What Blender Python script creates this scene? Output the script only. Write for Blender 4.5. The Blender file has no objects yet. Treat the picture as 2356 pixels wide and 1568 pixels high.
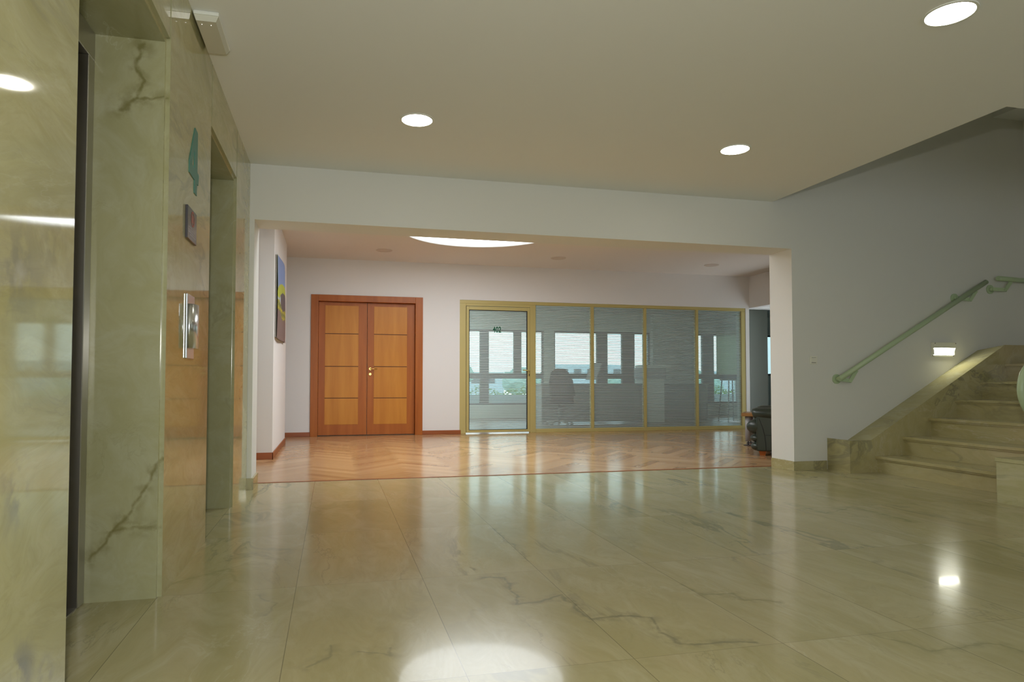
import bpy, bmesh, math, random
from mathutils import Vector, Matrix

scene = bpy.context.scene
COL = scene.collection
R = math.radians

# ------------------------------------------------------------------ camera
EYE = 0.943
YAW, PITCH, ROLL, FPX = 0.2331, 0.0320, 0.0012, 1512.32
cam_d = bpy.data.cameras.new('camera')
cam = bpy.data.objects.new('camera', cam_d)
COL.objects.link(cam)
cam_d.sensor_width = 36.0
cam_d.lens = 36.0 * FPX / 2356.0
cam_d.shift_x = (1178.0 - 1125.0) / 2356.0
cam_d.shift_y = (826.95 - 784.0) / 2356.0
cam_d.clip_end = 600
_f = Vector((math.sin(YAW) * math.cos(PITCH), math.cos(YAW) * math.cos(PITCH), math.sin(PITCH)))
_r = Vector((math.cos(YAW), -math.sin(YAW), 0))
_u = _r.cross(_f)
_r2 = _r * math.cos(ROLL) + _u * math.sin(ROLL)
_u2 = -_r * math.sin(ROLL) + _u * math.cos(ROLL)
_m = Matrix((_r2, _u2, -_f)).transposed().to_4x4()
_m.translation = (0, 0, EYE)
cam.matrix_world = _m
scene.camera = cam

# ------------------------------------------------------------------ world, exposure
w = bpy.data.worlds.new('sky'); scene.world = w
w.use_nodes = True
nt = w.node_tree; nt.nodes.clear()
o_ = nt.nodes.new('ShaderNodeOutputWorld'); b_ = nt.nodes.new('ShaderNodeBackground')
g_ = nt.nodes.new('ShaderNodeTexCoord'); s_ = nt.nodes.new('ShaderNodeSeparateXYZ')
c_ = nt.nodes.new('ShaderNodeValToRGB'); n_ = nt.nodes.new('ShaderNodeTexNoise')
mx_ = nt.nodes.new('ShaderNodeMixRGB')
c_.color_ramp.elements[0].position = 0.0; c_.color_ramp.elements[0].color = (0.86, 0.95, 1.0, 1)
c_.color_ramp.elements[1].position = 0.35; c_.color_ramp.elements[1].color = (0.42, 0.68, 0.95, 1)
n_.inputs['Scale'].default_value = 7.0; n_.inputs['Detail'].default_value = 5
r_ = nt.nodes.new('ShaderNodeValToRGB')
r_.color_ramp.elements[0].position = 0.48; r_.color_ramp.elements[1].position = 0.6
mx_.inputs['Color2'].default_value = (0.98, 1.0, 1.0, 1)
nt.links.new(g_.outputs['Generated'], s_.inputs[0]); nt.links.new(s_.outputs['Z'], c_.inputs[0])
nt.links.new(g_.outputs['Generated'], n_.inputs['Vector']); nt.links.new(n_.outputs['Fac'], r_.inputs[0])
nt.links.new(r_.outputs[0], mx_.inputs['Fac']); nt.links.new(c_.outputs[0], mx_.inputs['Color1'])
nt.links.new(mx_.outputs[0], b_.inputs['Color']); nt.links.new(b_.outputs[0], o_.inputs[0])
b_.inputs['Strength'].default_value = 3.0

vs = scene.view_settings
vs.view_transform = 'Standard'; vs.look = 'None'; vs.gamma = 1.0
vs.use_curve_mapping = False
vs.exposure = 0.0
scene.cycles.use_denoising = True
try:
    scene.cycles.denoiser = 'OPENIMAGEDENOISE'
except Exception:
    pass
scene.cycles.use_adaptive_sampling = True
scene.cycles.adaptive_threshold = 0.03
scene.cycles.time_limit = 1000
scene.cycles.max_bounces = 7
scene.cycles.diffuse_bounces = 4
scene.cycles.glossy_bounces = 3
scene.cycles.transmission_bounces = 4
scene.cycles.transparent_max_bounces = 10
scene.cycles.caustics_reflective = False
scene.cycles.caustics_refractive = False
scene.cycles.sample_clamp_indirect = 6.0

SKYLIGHT_POWER = 7.0
DOWNLIGHT_POWER = 26.0


def area_light(name, loc, rot, sx, sy, power, color):
    d = bpy.data.lights.new(name, 'AREA')
    d.shape = 'RECTANGLE'; d.size = sx; d.size_y = sy; d.energy = power; d.color = color
    o = bpy.data.objects.new(name, d); COL.objects.link(o)
    o.location = loc; o.rotation_euler = rot
    return o


# fill light added out of view behind the camera for the lobby's ambient brightness
area_light('rear_fill_light', (1.0, -3.95, 1.75), (R(90), 0, 0), 3.2, 1.9, 30, (0.92, 0.98, 1.0))
# unseen fill light added close behind the beam to brighten the lounge
area_light('lounge_fill_light', (1.3, 7.0, 2.98), (0, 0, 0), 1.8, 0.8, 48, (0.90, 0.96, 1.0))
# the photographer's flash, just above the camera: it throws the shadow of the ceiling edge onto the stair wall
area_light('photographer_flash', (-0.02, -0.10, 1.27), (R(90 + 4), 0, -YAW), 0.07, 0.05, 42, (1.0, 0.985, 0.90))
area_light('office_fill_light', (1.35, 13.7, 2.5), (0, 0, 0), 1.2, 2.6, 110, (0.92, 0.98, 1.0))  # fill light added out of sight behind the back wall to brighten the office
# portals guide the sky light through the office windows (they give off no light themselves)
for px_, sx_ in ((4.1, 2.3), (6.87, 2.7), (10.1, 1.5)):
    area_light('sky_portal', (px_, 15.98, 1.28), (R(-90), 0, 0), sx_, 1.95, 1, (1, 1, 1)).data.cycles.is_portal = True
area_light('right_fill_light', (7.6, 2.2, 2.1), (0, R(90), 0), 1.4, 1.8, 8, (0.80, 0.95, 1.0))  # fill light added out of view at the right, lifts the ceiling there

# ------------------------------------------------------------------ geometry constants
XL = -0.719           # marble elevator wall face
HC = 2.844            # lobby ceiling
YF, YR = 6.0376, 6.4027   # front wall, lobby side and lounge side
HB = 2.3537           # underside of the beam over the opening
XO0, XO1 = -0.679, 4.748  # opening
YB = 11.47            # lounge back wall
HL = 3.0165           # lounge ceiling
XR = 8.03             # lounge right wall
YW = 16.0             # office window wall


# ------------------------------------------------------------------ materials
def mat(name):
    m = bpy.data.materials.new(name); m.use_nodes = True
    nt = m.node_tree
    p = nt.nodes['Principled BSDF']
    return m, nt, p


def simple(name, col, rough=0.5, metal=0.0, spec=0.5, emit=None, estr=0.0, bump=0.0, bscale=300, var=0.0, vscale=3):
    m, nt, p = mat(name)
    p.inputs['Base Color'].default_value = (*col, 1)
    p.inputs['Roughness'].default_value = rough
    p.inputs['Metallic'].default_value = metal
    p.inputs['Specular IOR Level'].default_value = spec
    if emit:
        p.inputs['Emission Color'].default_value = (*emit, 1)
        p.inputs['Emission Strength'].default_value = estr
    if var or bump:
        tc = nt.nodes.new('ShaderNodeTexCoord')
    if var:
        n = nt.nodes.new('ShaderNodeTexNoise'); n.inputs['Scale'].default_value = vscale; n.inputs['Detail'].default_value = 4
        nt.links.new(tc.outputs['Object'], n.inputs['Vector'])
        mr = nt.nodes.new('ShaderNodeMapRange'); mr.inputs['To Min'].default_value = 1 - var; mr.inputs['To Max'].default_value = 1 + var
        nt.links.new(n.outputs['Fac'], mr.inputs['Value'])
        vm = nt.nodes.new('ShaderNodeVectorMath'); vm.operation = 'SCALE'; vm.inputs[0].default_value = col
        nt.links.new(mr.outputs[0], vm.inputs['Scale']); nt.links.new(vm.outputs[0], p.inputs['Base Color'])
    if bump:
        n2 = nt.nodes.new('ShaderNodeTexNoise'); n2.inputs['Scale'].default_value = bscale; n2.inputs['Detail'].default_value = 2
        nt.links.new(tc.outputs['Object'], n2.inputs['Vector'])
        bp = nt.nodes.new('ShaderNodeBump'); bp.inputs['Strength'].default_value = bump; bp.inputs['Distance'].default_value = 0.001
        nt.links.new(n2.outputs['Fac'], bp.inputs['Height']); nt.links.new(bp.outputs[0], p.inputs['Normal'])
    return m


def mth(nt, op, a, b=None, c=None):
    n = nt.nodes.new('ShaderNodeMath'); n.operation = op
    for i, v in enumerate((a, b, c)):
        if v is None: continue
        if isinstance(v, (int, float)): n.inputs[i].default_value = v
        else: nt.links.new(v, n.inputs[i])
    return n.outputs[0]


def mixc(nt, fac, a, b):
    n = nt.nodes.new('ShaderNodeMixRGB')
    for k, v in (('Fac', fac), ('Color1', a), ('Color2', b)):
        if isinstance(v, tuple): n.inputs[k].default_value = (*v, 1)
        elif isinstance(v, (int, float)): n.inputs[k].default_value = v
        else: nt.links.new(v, n.inputs[k])
    return n.outputs[0]


def marble(name, base=(0.46, 0.42, 0.22), deep=(0.30, 0.27, 0.12), vein=(0.12, 0.13, 0.10), pale=(0.62, 0.60, 0.44), pink=(0.50, 0.38, 0.22),
           rough=0.06, tiles=None, scale=1.0, vein_amt=0.8, tilt=(0.5, 0.3, 0.9), spec=0.5, white=0.2, vein_w=0.022, drawn=(), blobs=(), grain_amt=0.25, coat=0.0, coat_rough=0.02):
    """Polished yellow-green marble: cloudy ground, drawn-out streaks, dark green and thin white veins; optional tile joints."""
    m, nt, p = mat(name)
    geo = nt.nodes.new('ShaderNodeNewGeometry')
    pos = geo.outputs['Position']
    if tiles:
        ox, px, oy, py = tiles
        sp = nt.nodes.new('ShaderNodeSeparateXYZ'); nt.links.new(pos, sp.inputs[0])
        tx = mth(nt, 'DIVIDE', mth(nt, 'SUBTRACT', sp.outputs['X'], ox), px)
        ty = mth(nt, 'DIVIDE', mth(nt, 'SUBTRACT', sp.outputs['Y'], oy), py)
        fx, fy = mth(nt, 'FLOOR', tx), mth(nt, 'FLOOR', ty)
        cmb = nt.nodes.new('ShaderNodeCombineXYZ'); nt.links.new(fx, cmb.inputs[0]); nt.links.new(fy, cmb.inputs[1])
        wn = nt.nodes.new('ShaderNodeTexWhiteNoise'); wn.noise_dimensions = '3D'; nt.links.new(cmb.outputs[0], wn.inputs['Vector'])
        off = nt.nodes.new('ShaderNodeVectorMath'); off.operation = 'MULTIPLY_ADD'
        nt.links.new(wn.outputs['Color'], off.inputs[0]); off.inputs[1].default_value = (9, 9, 9); nt.links.new(pos, off.inputs[2])
        src = off.outputs[0]
    else:
        src = pos
    mp = nt.nodes.new('ShaderNodeMapping'); mp.inputs['Rotation'].default_value = tilt
    mp.inputs['Scale'].default_value = (scale, scale * 0.38, scale)
    nt.links.new(src, mp.inputs['Vector'])
    # warp
    wz = nt.nodes.new('ShaderNodeTexNoise'); wz.inputs['Scale'].default_value = 1.6; wz.inputs['Detail'].default_value = 3
    nt.links.new(mp.outputs[0], wz.inputs['Vector'])
    wp = nt.nodes.new('ShaderNodeVectorMath'); wp.operation = 'MULTIPLY_ADD'
    nt.links.new(wz.outputs['Color'], wp.inputs[0]); wp.inputs[1].default_value = (0.9, 0.9, 0.9); nt.links.new(mp.outputs[0], wp.inputs[2])

    def noise(sc, det, rough_=0.55, dist=0.0):
        n = nt.nodes.new('ShaderNodeTexNoise'); n.inputs['Scale'].default_value = sc; n.inputs['Detail'].default_value = det
        n.inputs['Roughness'].default_value = rough_; n.inputs['Distortion'].default_value = dist
        nt.links.new(wp.outputs[0], n.inputs['Vector']); return n.outputs['Fac']

    def ramp(v, a, b):
        mr = nt.nodes.new('ShaderNodeMapRange'); mr.inputs['From Min'].default_value = a; mr.inputs['From Max'].default_value = b
        mr.interpolation_type = 'SMOOTHSTEP'
        nt.links.new(v, mr.inputs['Value']); return mr.outputs[0]

    cloud = ramp(noise(1.3, 5), 0.38, 0.68)
    streak = ramp(noise(5.0, 6, 0.65, 0.6), 0.35, 0.75)
    col = mixc(nt, mth(nt, 'MULTIPLY', cloud, 0.75), base, deep)
    col = mixc(nt, mth(nt, 'MULTIPLY', streak, 0.45), col, pale)
    grain = ramp(noise(14.0, 6, 0.7, 1.2), 0.42, 0.70)
    col = mixc(nt, mth(nt, 'MULTIPLY', grain, grain_amt), col, deep)
    pk = ramp(noise(0.8, 2), 0.55, 0.75)
    col = mixc(nt, mth(nt, 'MULTIPLY', pk, 0.5), col, pink)

    def veins(sc, wdt, gate_sc, g0, g1):
        n = noise(sc, 6, 0.6, 0.3)
        d = mth(nt, 'ABSOLUTE', mth(nt, 'SUBTRACT', n, 0.5))
        v = mth(nt, 'SUBTRACT', 1.0, ramp(d, 0.0, wdt))
        g = ramp(noise(gate_sc, 2), g0, g1)
        return mth(nt, 'MULTIPLY', v, g)
    v1 = veins(1.1, vein_w, 0.9, 0.47, 0.62)
    v2 = veins(3.4, 0.012, 1.4, 0.5, 0.64)
    col = mixc(nt, mth(nt, 'MULTIPLY', v1, vein_amt), col, vein)
    col = mixc(nt, mth(nt, 'MULTIPLY', v2, vein_amt * 0.55), col, vein)
    v3 = veins(2.3, 0.008, 1.1, 0.52, 0.62)
    col = mixc(nt, mth(nt, 'MULTIPLY', v3, white), col, (0.75, 0.74, 0.64))
    # veins and blotches that run where the photographed slabs have them
    if drawn or blobs:
        hn = nt.nodes.new('ShaderNodeTexNoise'); hn.inputs['Scale'].default_value = 7.0; hn.inputs['Detail'].default_value = 5
        nt.links.new(pos, hn.inputs['Vector'])
        hv = nt.nodes.new('ShaderNodeVectorMath'); hv.operation = 'SUBTRACT'; nt.links.new(hn.outputs['Color'], hv.inputs[0]); hv.inputs[1].default_value = (0.5, 0.5, 0.5)
        hw = nt.nodes.new('ShaderNodeVectorMath'); hw.operation = 'MULTIPLY_ADD'; nt.links.new(hv.outputs[0], hw.inputs[0])
        hw.inputs[1].default_value = (0.12, 0.12, 0.12); nt.links.new(pos, hw.inputs[2])
        fn = nt.nodes.new('ShaderNodeTexNoise'); fn.inputs['Scale'].default_value = 16.0; fn.inputs['Detail'].default_value = 6
        nt.links.new(pos, fn.inputs['Vector'])

        def vm(op, a, b):
            n = nt.nodes.new('ShaderNodeVectorMath'); n.operation = op
            for i, v in enumerate((a, b)):
                if isinstance(v, tuple): n.inputs[i].default_value = v
                elif v is not None: nt.links.new(v, n.inputs[i])
            return n
    for plane, pts, width, vcol, amt, *gate in drawn:
        flat = {'xy': (1, 1, 0), 'xz': (1, 0, 1), 'yz': (0, 1, 1)}[plane]
        pp = vm('MULTIPLY', hw.outputs[0], flat).outputs[0]
        emb = {'xy': lambda a: (a[0], a[1], 0.0), 'xz': lambda a: (a[0], 0.0, a[1]), 'yz': lambda a: (0.0, a[0], a[1])}[plane]
        best = None
        for a, b in zip(pts, pts[1:]):
            A, B = Vector(emb(a)), Vector(emb(b)); D = B - A
            pa = vm('SUBTRACT', pp, tuple(A)).outputs[0]
            t_ = mth(nt, 'DIVIDE', vm('DOT_PRODUCT', pa, tuple(D)).outputs['Value'], max(D.length_squared, 1e-6))
            cl = nt.nodes.new('ShaderNodeClamp'); nt.links.new(t_, cl.inputs[0])
            sc_ = nt.nodes.new('ShaderNodeVectorMath'); sc_.operation = 'SCALE'; sc_.inputs[0].default_value = tuple(D); nt.links.new(cl.outputs[0], sc_.inputs['Scale'])
            d_ = vm('LENGTH', vm('SUBTRACT', pa, sc_.outputs[0]).outputs[0], None).outputs['Value']
            best = d_ if best is None else mth(nt, 'MINIMUM', best, d_)
        wd = mth(nt, 'MULTIPLY', width * 3.2, fn.outputs['Fac'])
        core = mth(nt, 'SUBTRACT', 1.0, ramp(mth(nt, 'DIVIDE', best, wd), 0.0, 1.0))
        halo = mth(nt, 'MULTIPLY', mth(nt, 'SUBTRACT', 1.0, ramp(best, 0.0, width * 6)), ramp(fn.outputs['Fac'], 0.42, 0.62))
        msk = mth(nt, 'MAXIMUM', mth(nt, 'MULTIPLY', core, ramp(fn.outputs['Fac'], 0.2, 0.55)), mth(nt, 'MULTIPLY', halo, 0.6))
        if gate:
            gs = nt.nodes.new('ShaderNodeSeparateXYZ'); nt.links.new(pos, gs.inputs[0])
            msk = mth(nt, 'MULTIPLY', msk, mth(nt, 'LESS_THAN', mth(nt, 'ABSOLUTE', mth(nt, 'SUBTRACT', gs.outputs[gate[0]], gate[1])), 0.02))
        col = mixc(nt, mth(nt, 'MULTIPLY', msk, amt), col, vcol)
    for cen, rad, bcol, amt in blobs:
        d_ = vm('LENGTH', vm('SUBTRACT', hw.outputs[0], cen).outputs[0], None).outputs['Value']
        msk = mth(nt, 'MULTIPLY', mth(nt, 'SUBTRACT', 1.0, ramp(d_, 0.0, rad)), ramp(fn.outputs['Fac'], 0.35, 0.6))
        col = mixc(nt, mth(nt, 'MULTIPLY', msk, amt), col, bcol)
    if tiles:
        def joint(t, period):
            fr = mth(nt, 'FRACT', t)
            d = mth(nt, 'MINIMUM', fr, mth(nt, 'SUBTRACT', 1.0, fr))
            return mth(nt, 'LESS_THAN', mth(nt, 'MULTIPLY', d, period), 0.0016)
        j = mth(nt, 'MAXIMUM', mth(nt, 'MULTIPLY', joint(tx, px), 0.55), mth(nt, 'MULTIPLY', joint(ty, py), 0.33))
        col = mixc(nt, j, col, (0.10, 0.09, 0.05))
    nt.links.new(col, p.inputs['Base Color'])
    p.inputs['Roughness'].default_value = rough
    p.inputs['Specular IOR Level'].default_value = spec
    p.inputs['Coat Weight'].default_value = coat; p.inputs['Coat Roughness'].default_value = coat_rough
    return m


M = {}
M['wall'] = simple('white_wall_paint', (0.76, 0.755, 0.72), 0.75, bump=0.12, bscale=90)
M['lounge_wall'] = simple('lounge_wall_paint', (0.80, 0.79, 0.785), 0.75, bump=0.1, bscale=90)
M['ceil'] = simple('ceiling_paint', (0.83, 0.835, 0.83), 0.85)
M['ceil2'] = simple('lounge_ceiling_paint', (0.80, 0.76, 0.72), 0.85)
M['floor'] = marble('floor_marble', tiles=(-0.735, 0.58, 3.16, 1.07), rough=0.17, tilt=(0.2, 0.1, 0.95), spec=0.24, coat=0.17, coat_rough=0.045, grain_amt=0.38, vein_amt=0.6, scale=0.8, vein=(0.19, 0.185, 0.11), white=0.10,
                    drawn=[('xy', [(0.715, 3.101), (0.808, 3.079), (0.795, 2.91), (0.772, 2.703), (0.908, 2.743), (0.988, 2.77), (0.985, 2.597), (1.003, 2.451), (1.143, 2.468), (1.238, 2.409), (1.197, 2.277), (1.225, 2.165), (1.391, 2.146), (1.493, 2.123)], 0.011, (0.17, 0.165, 0.10), 0.65),
                           ('xy', [(-0.06, 2.278), (-0.011, 2.357), (0.004, 2.441)], 0.010, (0.22, 0.22, 0.13), 0.6),
                           ('xy', [(0.094, 2.351), (0.182, 2.311), (0.198, 2.375)], 0.009, (0.22, 0.22, 0.13), 0.6),
                           ('xy', [(1.592, 2.79), (1.596, 2.628), (1.729, 2.612), (1.741, 2.519), (1.862, 2.462)], 0.012, (0.22, 0.21, 0.10), 0.6),
                           ('xy', [(1.002, 4.098), (1.012, 3.611), (1.011, 3.308)], 0.008, (0.2, 0.19, 0.11), 0.5),
                           ('xy', [(-0.3, 3.071), (-0.233, 2.937), (-0.248, 2.806)], 0.010, (0.22, 0.22, 0.12), 0.5),
                           ('xy', [(3.413, 4.483), (3.436, 4.046), (3.806, 4.211), (3.795, 3.666)], 0.014, (0.2, 0.2, 0.1), 0.5),
                           ('xy', [(1.95, 2.082), (2.063, 1.914), (2.343, 1.907), (2.342, 1.83)], 0.008, (0.2, 0.2, 0.1), 0.5),
                           ('xy', [(-0.744, 3.326), (-0.628, 3.402), (-0.51, 3.522), (-0.442, 3.323)], 0.015, (0.24, 0.24, 0.10), 0.5)],
                    base=(0.44, 0.39, 0.205), deep=(0.345, 0.31, 0.145), pale=(0.56, 0.52, 0.36), pink=(0.46, 0.37, 0.22))
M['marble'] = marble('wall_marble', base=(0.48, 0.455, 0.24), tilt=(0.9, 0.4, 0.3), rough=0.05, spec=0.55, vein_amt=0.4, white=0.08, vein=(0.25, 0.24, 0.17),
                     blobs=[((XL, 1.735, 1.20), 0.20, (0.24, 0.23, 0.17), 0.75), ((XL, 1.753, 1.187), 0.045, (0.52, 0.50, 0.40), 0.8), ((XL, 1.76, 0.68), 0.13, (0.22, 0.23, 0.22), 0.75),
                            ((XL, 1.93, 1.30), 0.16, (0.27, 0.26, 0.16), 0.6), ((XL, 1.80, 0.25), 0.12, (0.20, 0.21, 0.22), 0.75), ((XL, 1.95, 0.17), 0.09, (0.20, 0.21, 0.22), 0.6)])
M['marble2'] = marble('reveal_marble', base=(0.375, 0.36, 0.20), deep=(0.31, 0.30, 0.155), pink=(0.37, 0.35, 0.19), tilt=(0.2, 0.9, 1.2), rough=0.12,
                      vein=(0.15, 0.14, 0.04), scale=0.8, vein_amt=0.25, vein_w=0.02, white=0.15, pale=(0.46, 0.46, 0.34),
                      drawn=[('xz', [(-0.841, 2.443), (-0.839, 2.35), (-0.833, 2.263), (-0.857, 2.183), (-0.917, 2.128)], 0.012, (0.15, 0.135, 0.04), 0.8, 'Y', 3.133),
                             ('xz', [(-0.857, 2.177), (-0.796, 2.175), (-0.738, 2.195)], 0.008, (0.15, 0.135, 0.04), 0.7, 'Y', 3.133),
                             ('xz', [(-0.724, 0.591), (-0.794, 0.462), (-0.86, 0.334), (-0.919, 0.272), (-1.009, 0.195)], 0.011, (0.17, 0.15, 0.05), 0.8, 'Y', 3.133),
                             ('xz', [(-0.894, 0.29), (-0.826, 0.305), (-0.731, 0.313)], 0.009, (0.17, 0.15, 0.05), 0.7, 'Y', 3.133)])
M['stair'] = marble('stair_marble', base=(0.47, 0.41, 0.20), deep=(0.33, 0.29, 0.12), pale=(0.58, 0.54, 0.36), pink=(0.54, 0.40, 0.24), rough=0.16, tilt=(1.0, 0.2, 0.6), scale=0.9, vein_amt=0.45)
M['ledge'] = marble('ledge_marble', base=(0.48, 0.43, 0.20), deep=(0.38, 0.34, 0.15), pink=(0.48, 0.43, 0.2), rough=0.06, tilt=(1.0, 0.2, 0.6), vein_amt=0.4, scale=1.2, white=0.1)
M['steel'] = simple('brushed_steel', (0.50, 0.48, 0.44), 0.32, 1.0)
M['steel_dark'] = simple('elevator_door_steel', (0.20, 0.18, 0.16), 0.35, 0.9)
M['chrome'] = simple('polished_steel', (0.66, 0.67, 0.67), 0.24, 1.0)
M['brass'] = simple('brass', (0.78, 0.52, 0.16), 0.22, 1.0)
M['alu'] = simple('gold_beige_aluminium', (0.54, 0.45, 0.175), 0.42, 0.1)
M['green_rail'] = simple('pale_green_paint', (0.46, 0.58, 0.37), 0.28, var=0.06)
M['leather'] = simple('dark_green_leather', (0.030, 0.042, 0.032), 0.33, bump=0.3, bscale=160)
M['black'] = simple('black_fabric', (0.012, 0.012, 0.013), 0.8)
M['dark_frame'] = simple('dark_window_frame', (0.10, 0.11, 0.12), 0.5)
M['white_plastic'] = simple('white_plastic', (0.78, 0.79, 0.74), 0.35)
M['grey_plastic'] = simple('grey_plastic', (0.36, 0.36, 0.38), 0.45)
M['switch'] = simple('ivory_plastic', (0.80, 0.79, 0.70), 0.4)
M['lens'] = simple('emergency_light_diffuser', (0.62, 0.61, 0.52), 0.25)
M['teal'] = simple('teal_vinyl', (0.055, 0.21, 0.17), 0.4)
M['green_text'] = simple('green_vinyl', (0.0, 0.10, 0.045), 0.45)
M['sign'] = simple('dark_sign_plate', (0.055, 0.05, 0.058), 0.25)
M['sign_red'] = simple('red_sign_ink', (0.40, 0.05, 0.03), 0.4)
M['sign_white'] = simple('pale_sign_ink', (0.28, 0.26, 0.27), 0.4)
M['led'] = simple('glowing_downlight_lens', (1, 1, 1), 0.5, emit=(1.0, 0.97, 0.86), estr=DOWNLIGHT_POWER)
M['skylight'] = simple('glowing_skylight_diffuser', (1, 1, 1), 0.5, emit=(0.90, 0.955, 1.0), estr=SKYLIGHT_POWER)
M['well'] = simple('white_skylight_well', (0.85, 0.85, 0.84), 0.6)
M['steplamp'] = simple('glowing_step_lamp_lens', (1, 1, 1), 0.5, emit=(1.0, 1.0, 0.86), estr=22.0)
M['indicator'] = simple('glowing_indicator', (1, 1, 1), 0.5, emit=(1, 1, 1), estr=1.5)
M['off_lens'] = simple('unlit_lamp_lens', (0.66, 0.58, 0.51), 0.6)
M['desk'] = simple('grey_desk_laminate', (0.26, 0.28, 0.28), 0.5)
M['office_floor'] = simple('office_floor', (0.30, 0.25, 0.21), 0.35, var=0.1)
M['office_wall'] = simple('office_wall_paint', (0.66, 0.72, 0.68), 0.8)
M['blind'] = simple('pale_green_roller_blind', (0.68, 0.72, 0.55), 0.8)
M['parapet'] = simple('balcony_plaster', (0.72, 0.78, 0.78), 0.8)
M['hedge'] = simple('hedge_leaves', (0.16, 0.34, 0.06), 0.6, var=0.6, vscale=25)
M['tree'] = simple('hazed_tree_leaves', (0.30, 0.46, 0.38), 0.8, var=0.3, vscale=2)  # leaf green made paler to carry the haze of distance
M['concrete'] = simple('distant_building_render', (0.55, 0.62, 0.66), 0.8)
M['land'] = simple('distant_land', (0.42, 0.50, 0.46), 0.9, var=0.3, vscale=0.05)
M['foot'] = simple('orange_wood_foot', (0.40, 0.11, 0.02), 0.35)


_nt = M['blind'].node_tree; _p = _nt.nodes['Principled BSDF']
_tl = _nt.nodes.new('ShaderNodeBsdfTranslucent'); _tl.inputs[0].default_value = (0.74, 0.82, 0.62, 1)
_mx = _nt.nodes.new('ShaderNodeMixShader'); _mx.inputs[0].default_value = 0.5
_nt.links.new(_p.outputs[0], _mx.inputs[1]); _nt.links.new(_tl.outputs[0], _mx.inputs[2]); _nt.links.new(_mx.outputs[0], _nt.nodes['Material Output'].inputs[0])


def wood(name, a, b, scale=(1.0, 1.0, 1.0), rough=0.35, spec=0.5, k=9.0):
    m, nt, p = mat(name)
    tc = nt.nodes.new('ShaderNodeNewGeometry')
    mp = nt.nodes.new('ShaderNodeMapping'); mp.inputs['Scale'].default_value = scale
    nt.links.new(tc.outputs['Position'], mp.inputs['Vector'])
    n = nt.nodes.new('ShaderNodeTexNoise'); n.inputs['Scale'].default_value = k; n.inputs['Detail'].default_value = 5; n.inputs['Distortion'].default_value = 0.4
    nt.links.new(mp.outputs[0], n.inputs['Vector'])
    mr = nt.nodes.new('ShaderNodeMapRange'); mr.inputs['From Min'].default_value = 0.3; mr.inputs['From Max'].default_value = 0.7
    nt.links.new(n.outputs['Fac'], mr.inputs['Value'])
    nt.links.new(mixc(nt, mr.outputs[0], a, b), p.inputs['Base Color'])
    p.inputs['Roughness'].default_value = rough; p.inputs['Specular IOR Level'].default_value = spec
    return m


M['door_wood'] = wood('red_brown_door_wood', (0.36, 0.098, 0.014), (0.46, 0.140, 0.024), (1, 1, 0.08), 0.36, 0.3)
M['veneer'] = wood('honey_door_veneer', (0.52, 0.195, 0.022), (0.62, 0.265, 0.036), (1, 1, 0.10), 0.36, 0.3)
M['groove'] = simple('dark_groove', (0.10, 0.03, 0.008), 0.6)
M['skirting'] = wood('brown_skirting_wood', (0.27, 0.07, 0.016), (0.36, 0.10, 0.025), (0.3, 0.3, 2), 0.35)
M['table_wood'] = wood('table_top_wood', (0.36, 0.17, 0.05), (0.46, 0.23, 0.07), (1, 0.2, 1), 0.3)

# parquet: tone of each board comes from a per-board colour attribute
m, nt, p = mat('oiled_parquet')
at_ = nt.nodes.new('ShaderNodeAttribute'); at_.attribute_name = 'board'
rp = nt.nodes.new('ShaderNodeValToRGB')
rp.color_ramp.elements[0].color = (0.42, 0.235, 0.108, 1)
rp.color_ramp.elements[1].color = (0.66, 0.42, 0.215, 1)
e_ = rp.color_ramp.elements.new(0.5); e_.color = (0.53, 0.315, 0.150, 1)
nt.links.new(at_.outputs['Fac'], rp.inputs[0])
gn = nt.nodes.new('ShaderNodeTexNoise'); gn.inputs['Scale'].default_value = 14; gn.inputs['Detail'].default_value = 4
gg = nt.nodes.new('ShaderNodeNewGeometry'); nt.links.new(gg.outputs['Position'], gn.inputs['Vector'])
mr_ = nt.nodes.new('ShaderNodeMapRange'); mr_.inputs['To Min'].default_value = 0.92; mr_.inputs['To Max'].default_value = 1.07
nt.links.new(gn.outputs['Fac'], mr_.inputs['Value'])
vm_ = nt.nodes.new('ShaderNodeVectorMath'); vm_.operation = 'SCALE'
nt.links.new(rp.outputs[0], vm_.inputs[0]); nt.links.new(mr_.outputs[0], vm_.inputs['Scale'])
nt.links.new(vm_.outputs[0], p.inputs['Base Color'])
p.inputs['Roughness'].default_value = 0.17; p.inputs['Specular IOR Level'].default_value = 0.5
M['parquet'] = m
M['parquet_gap'] = simple('dark_parquet_joint', (0.12, 0.05, 0.02), 0.5)


def glass(name, tint=(0.92, 0.97, 0.96)):
    m, nt, p = mat(name); nt.nodes.remove(p)
    out = nt.nodes['Material Output']
    t = nt.nodes.new('ShaderNodeBsdfTransparent'); t.inputs[0].default_value = (*tint, 1)
    g = nt.nodes.new('ShaderNodeBsdfGlossy'); g.inputs['Roughness'].default_value = 0.02
    fr = nt.nodes.new('ShaderNodeFresnel'); fr.inputs[0].default_value = 1.45
    mx = nt.nodes.new('ShaderNodeMixShader')
    nt.links.new(fr.outputs[0], mx.inputs[0]); nt.links.new(t.outputs[0], mx.inputs[1]); nt.links.new(g.outputs[0], mx.inputs[2])
    nt.links.new(mx.outputs[0], out.inputs[0])
    return m


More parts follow.
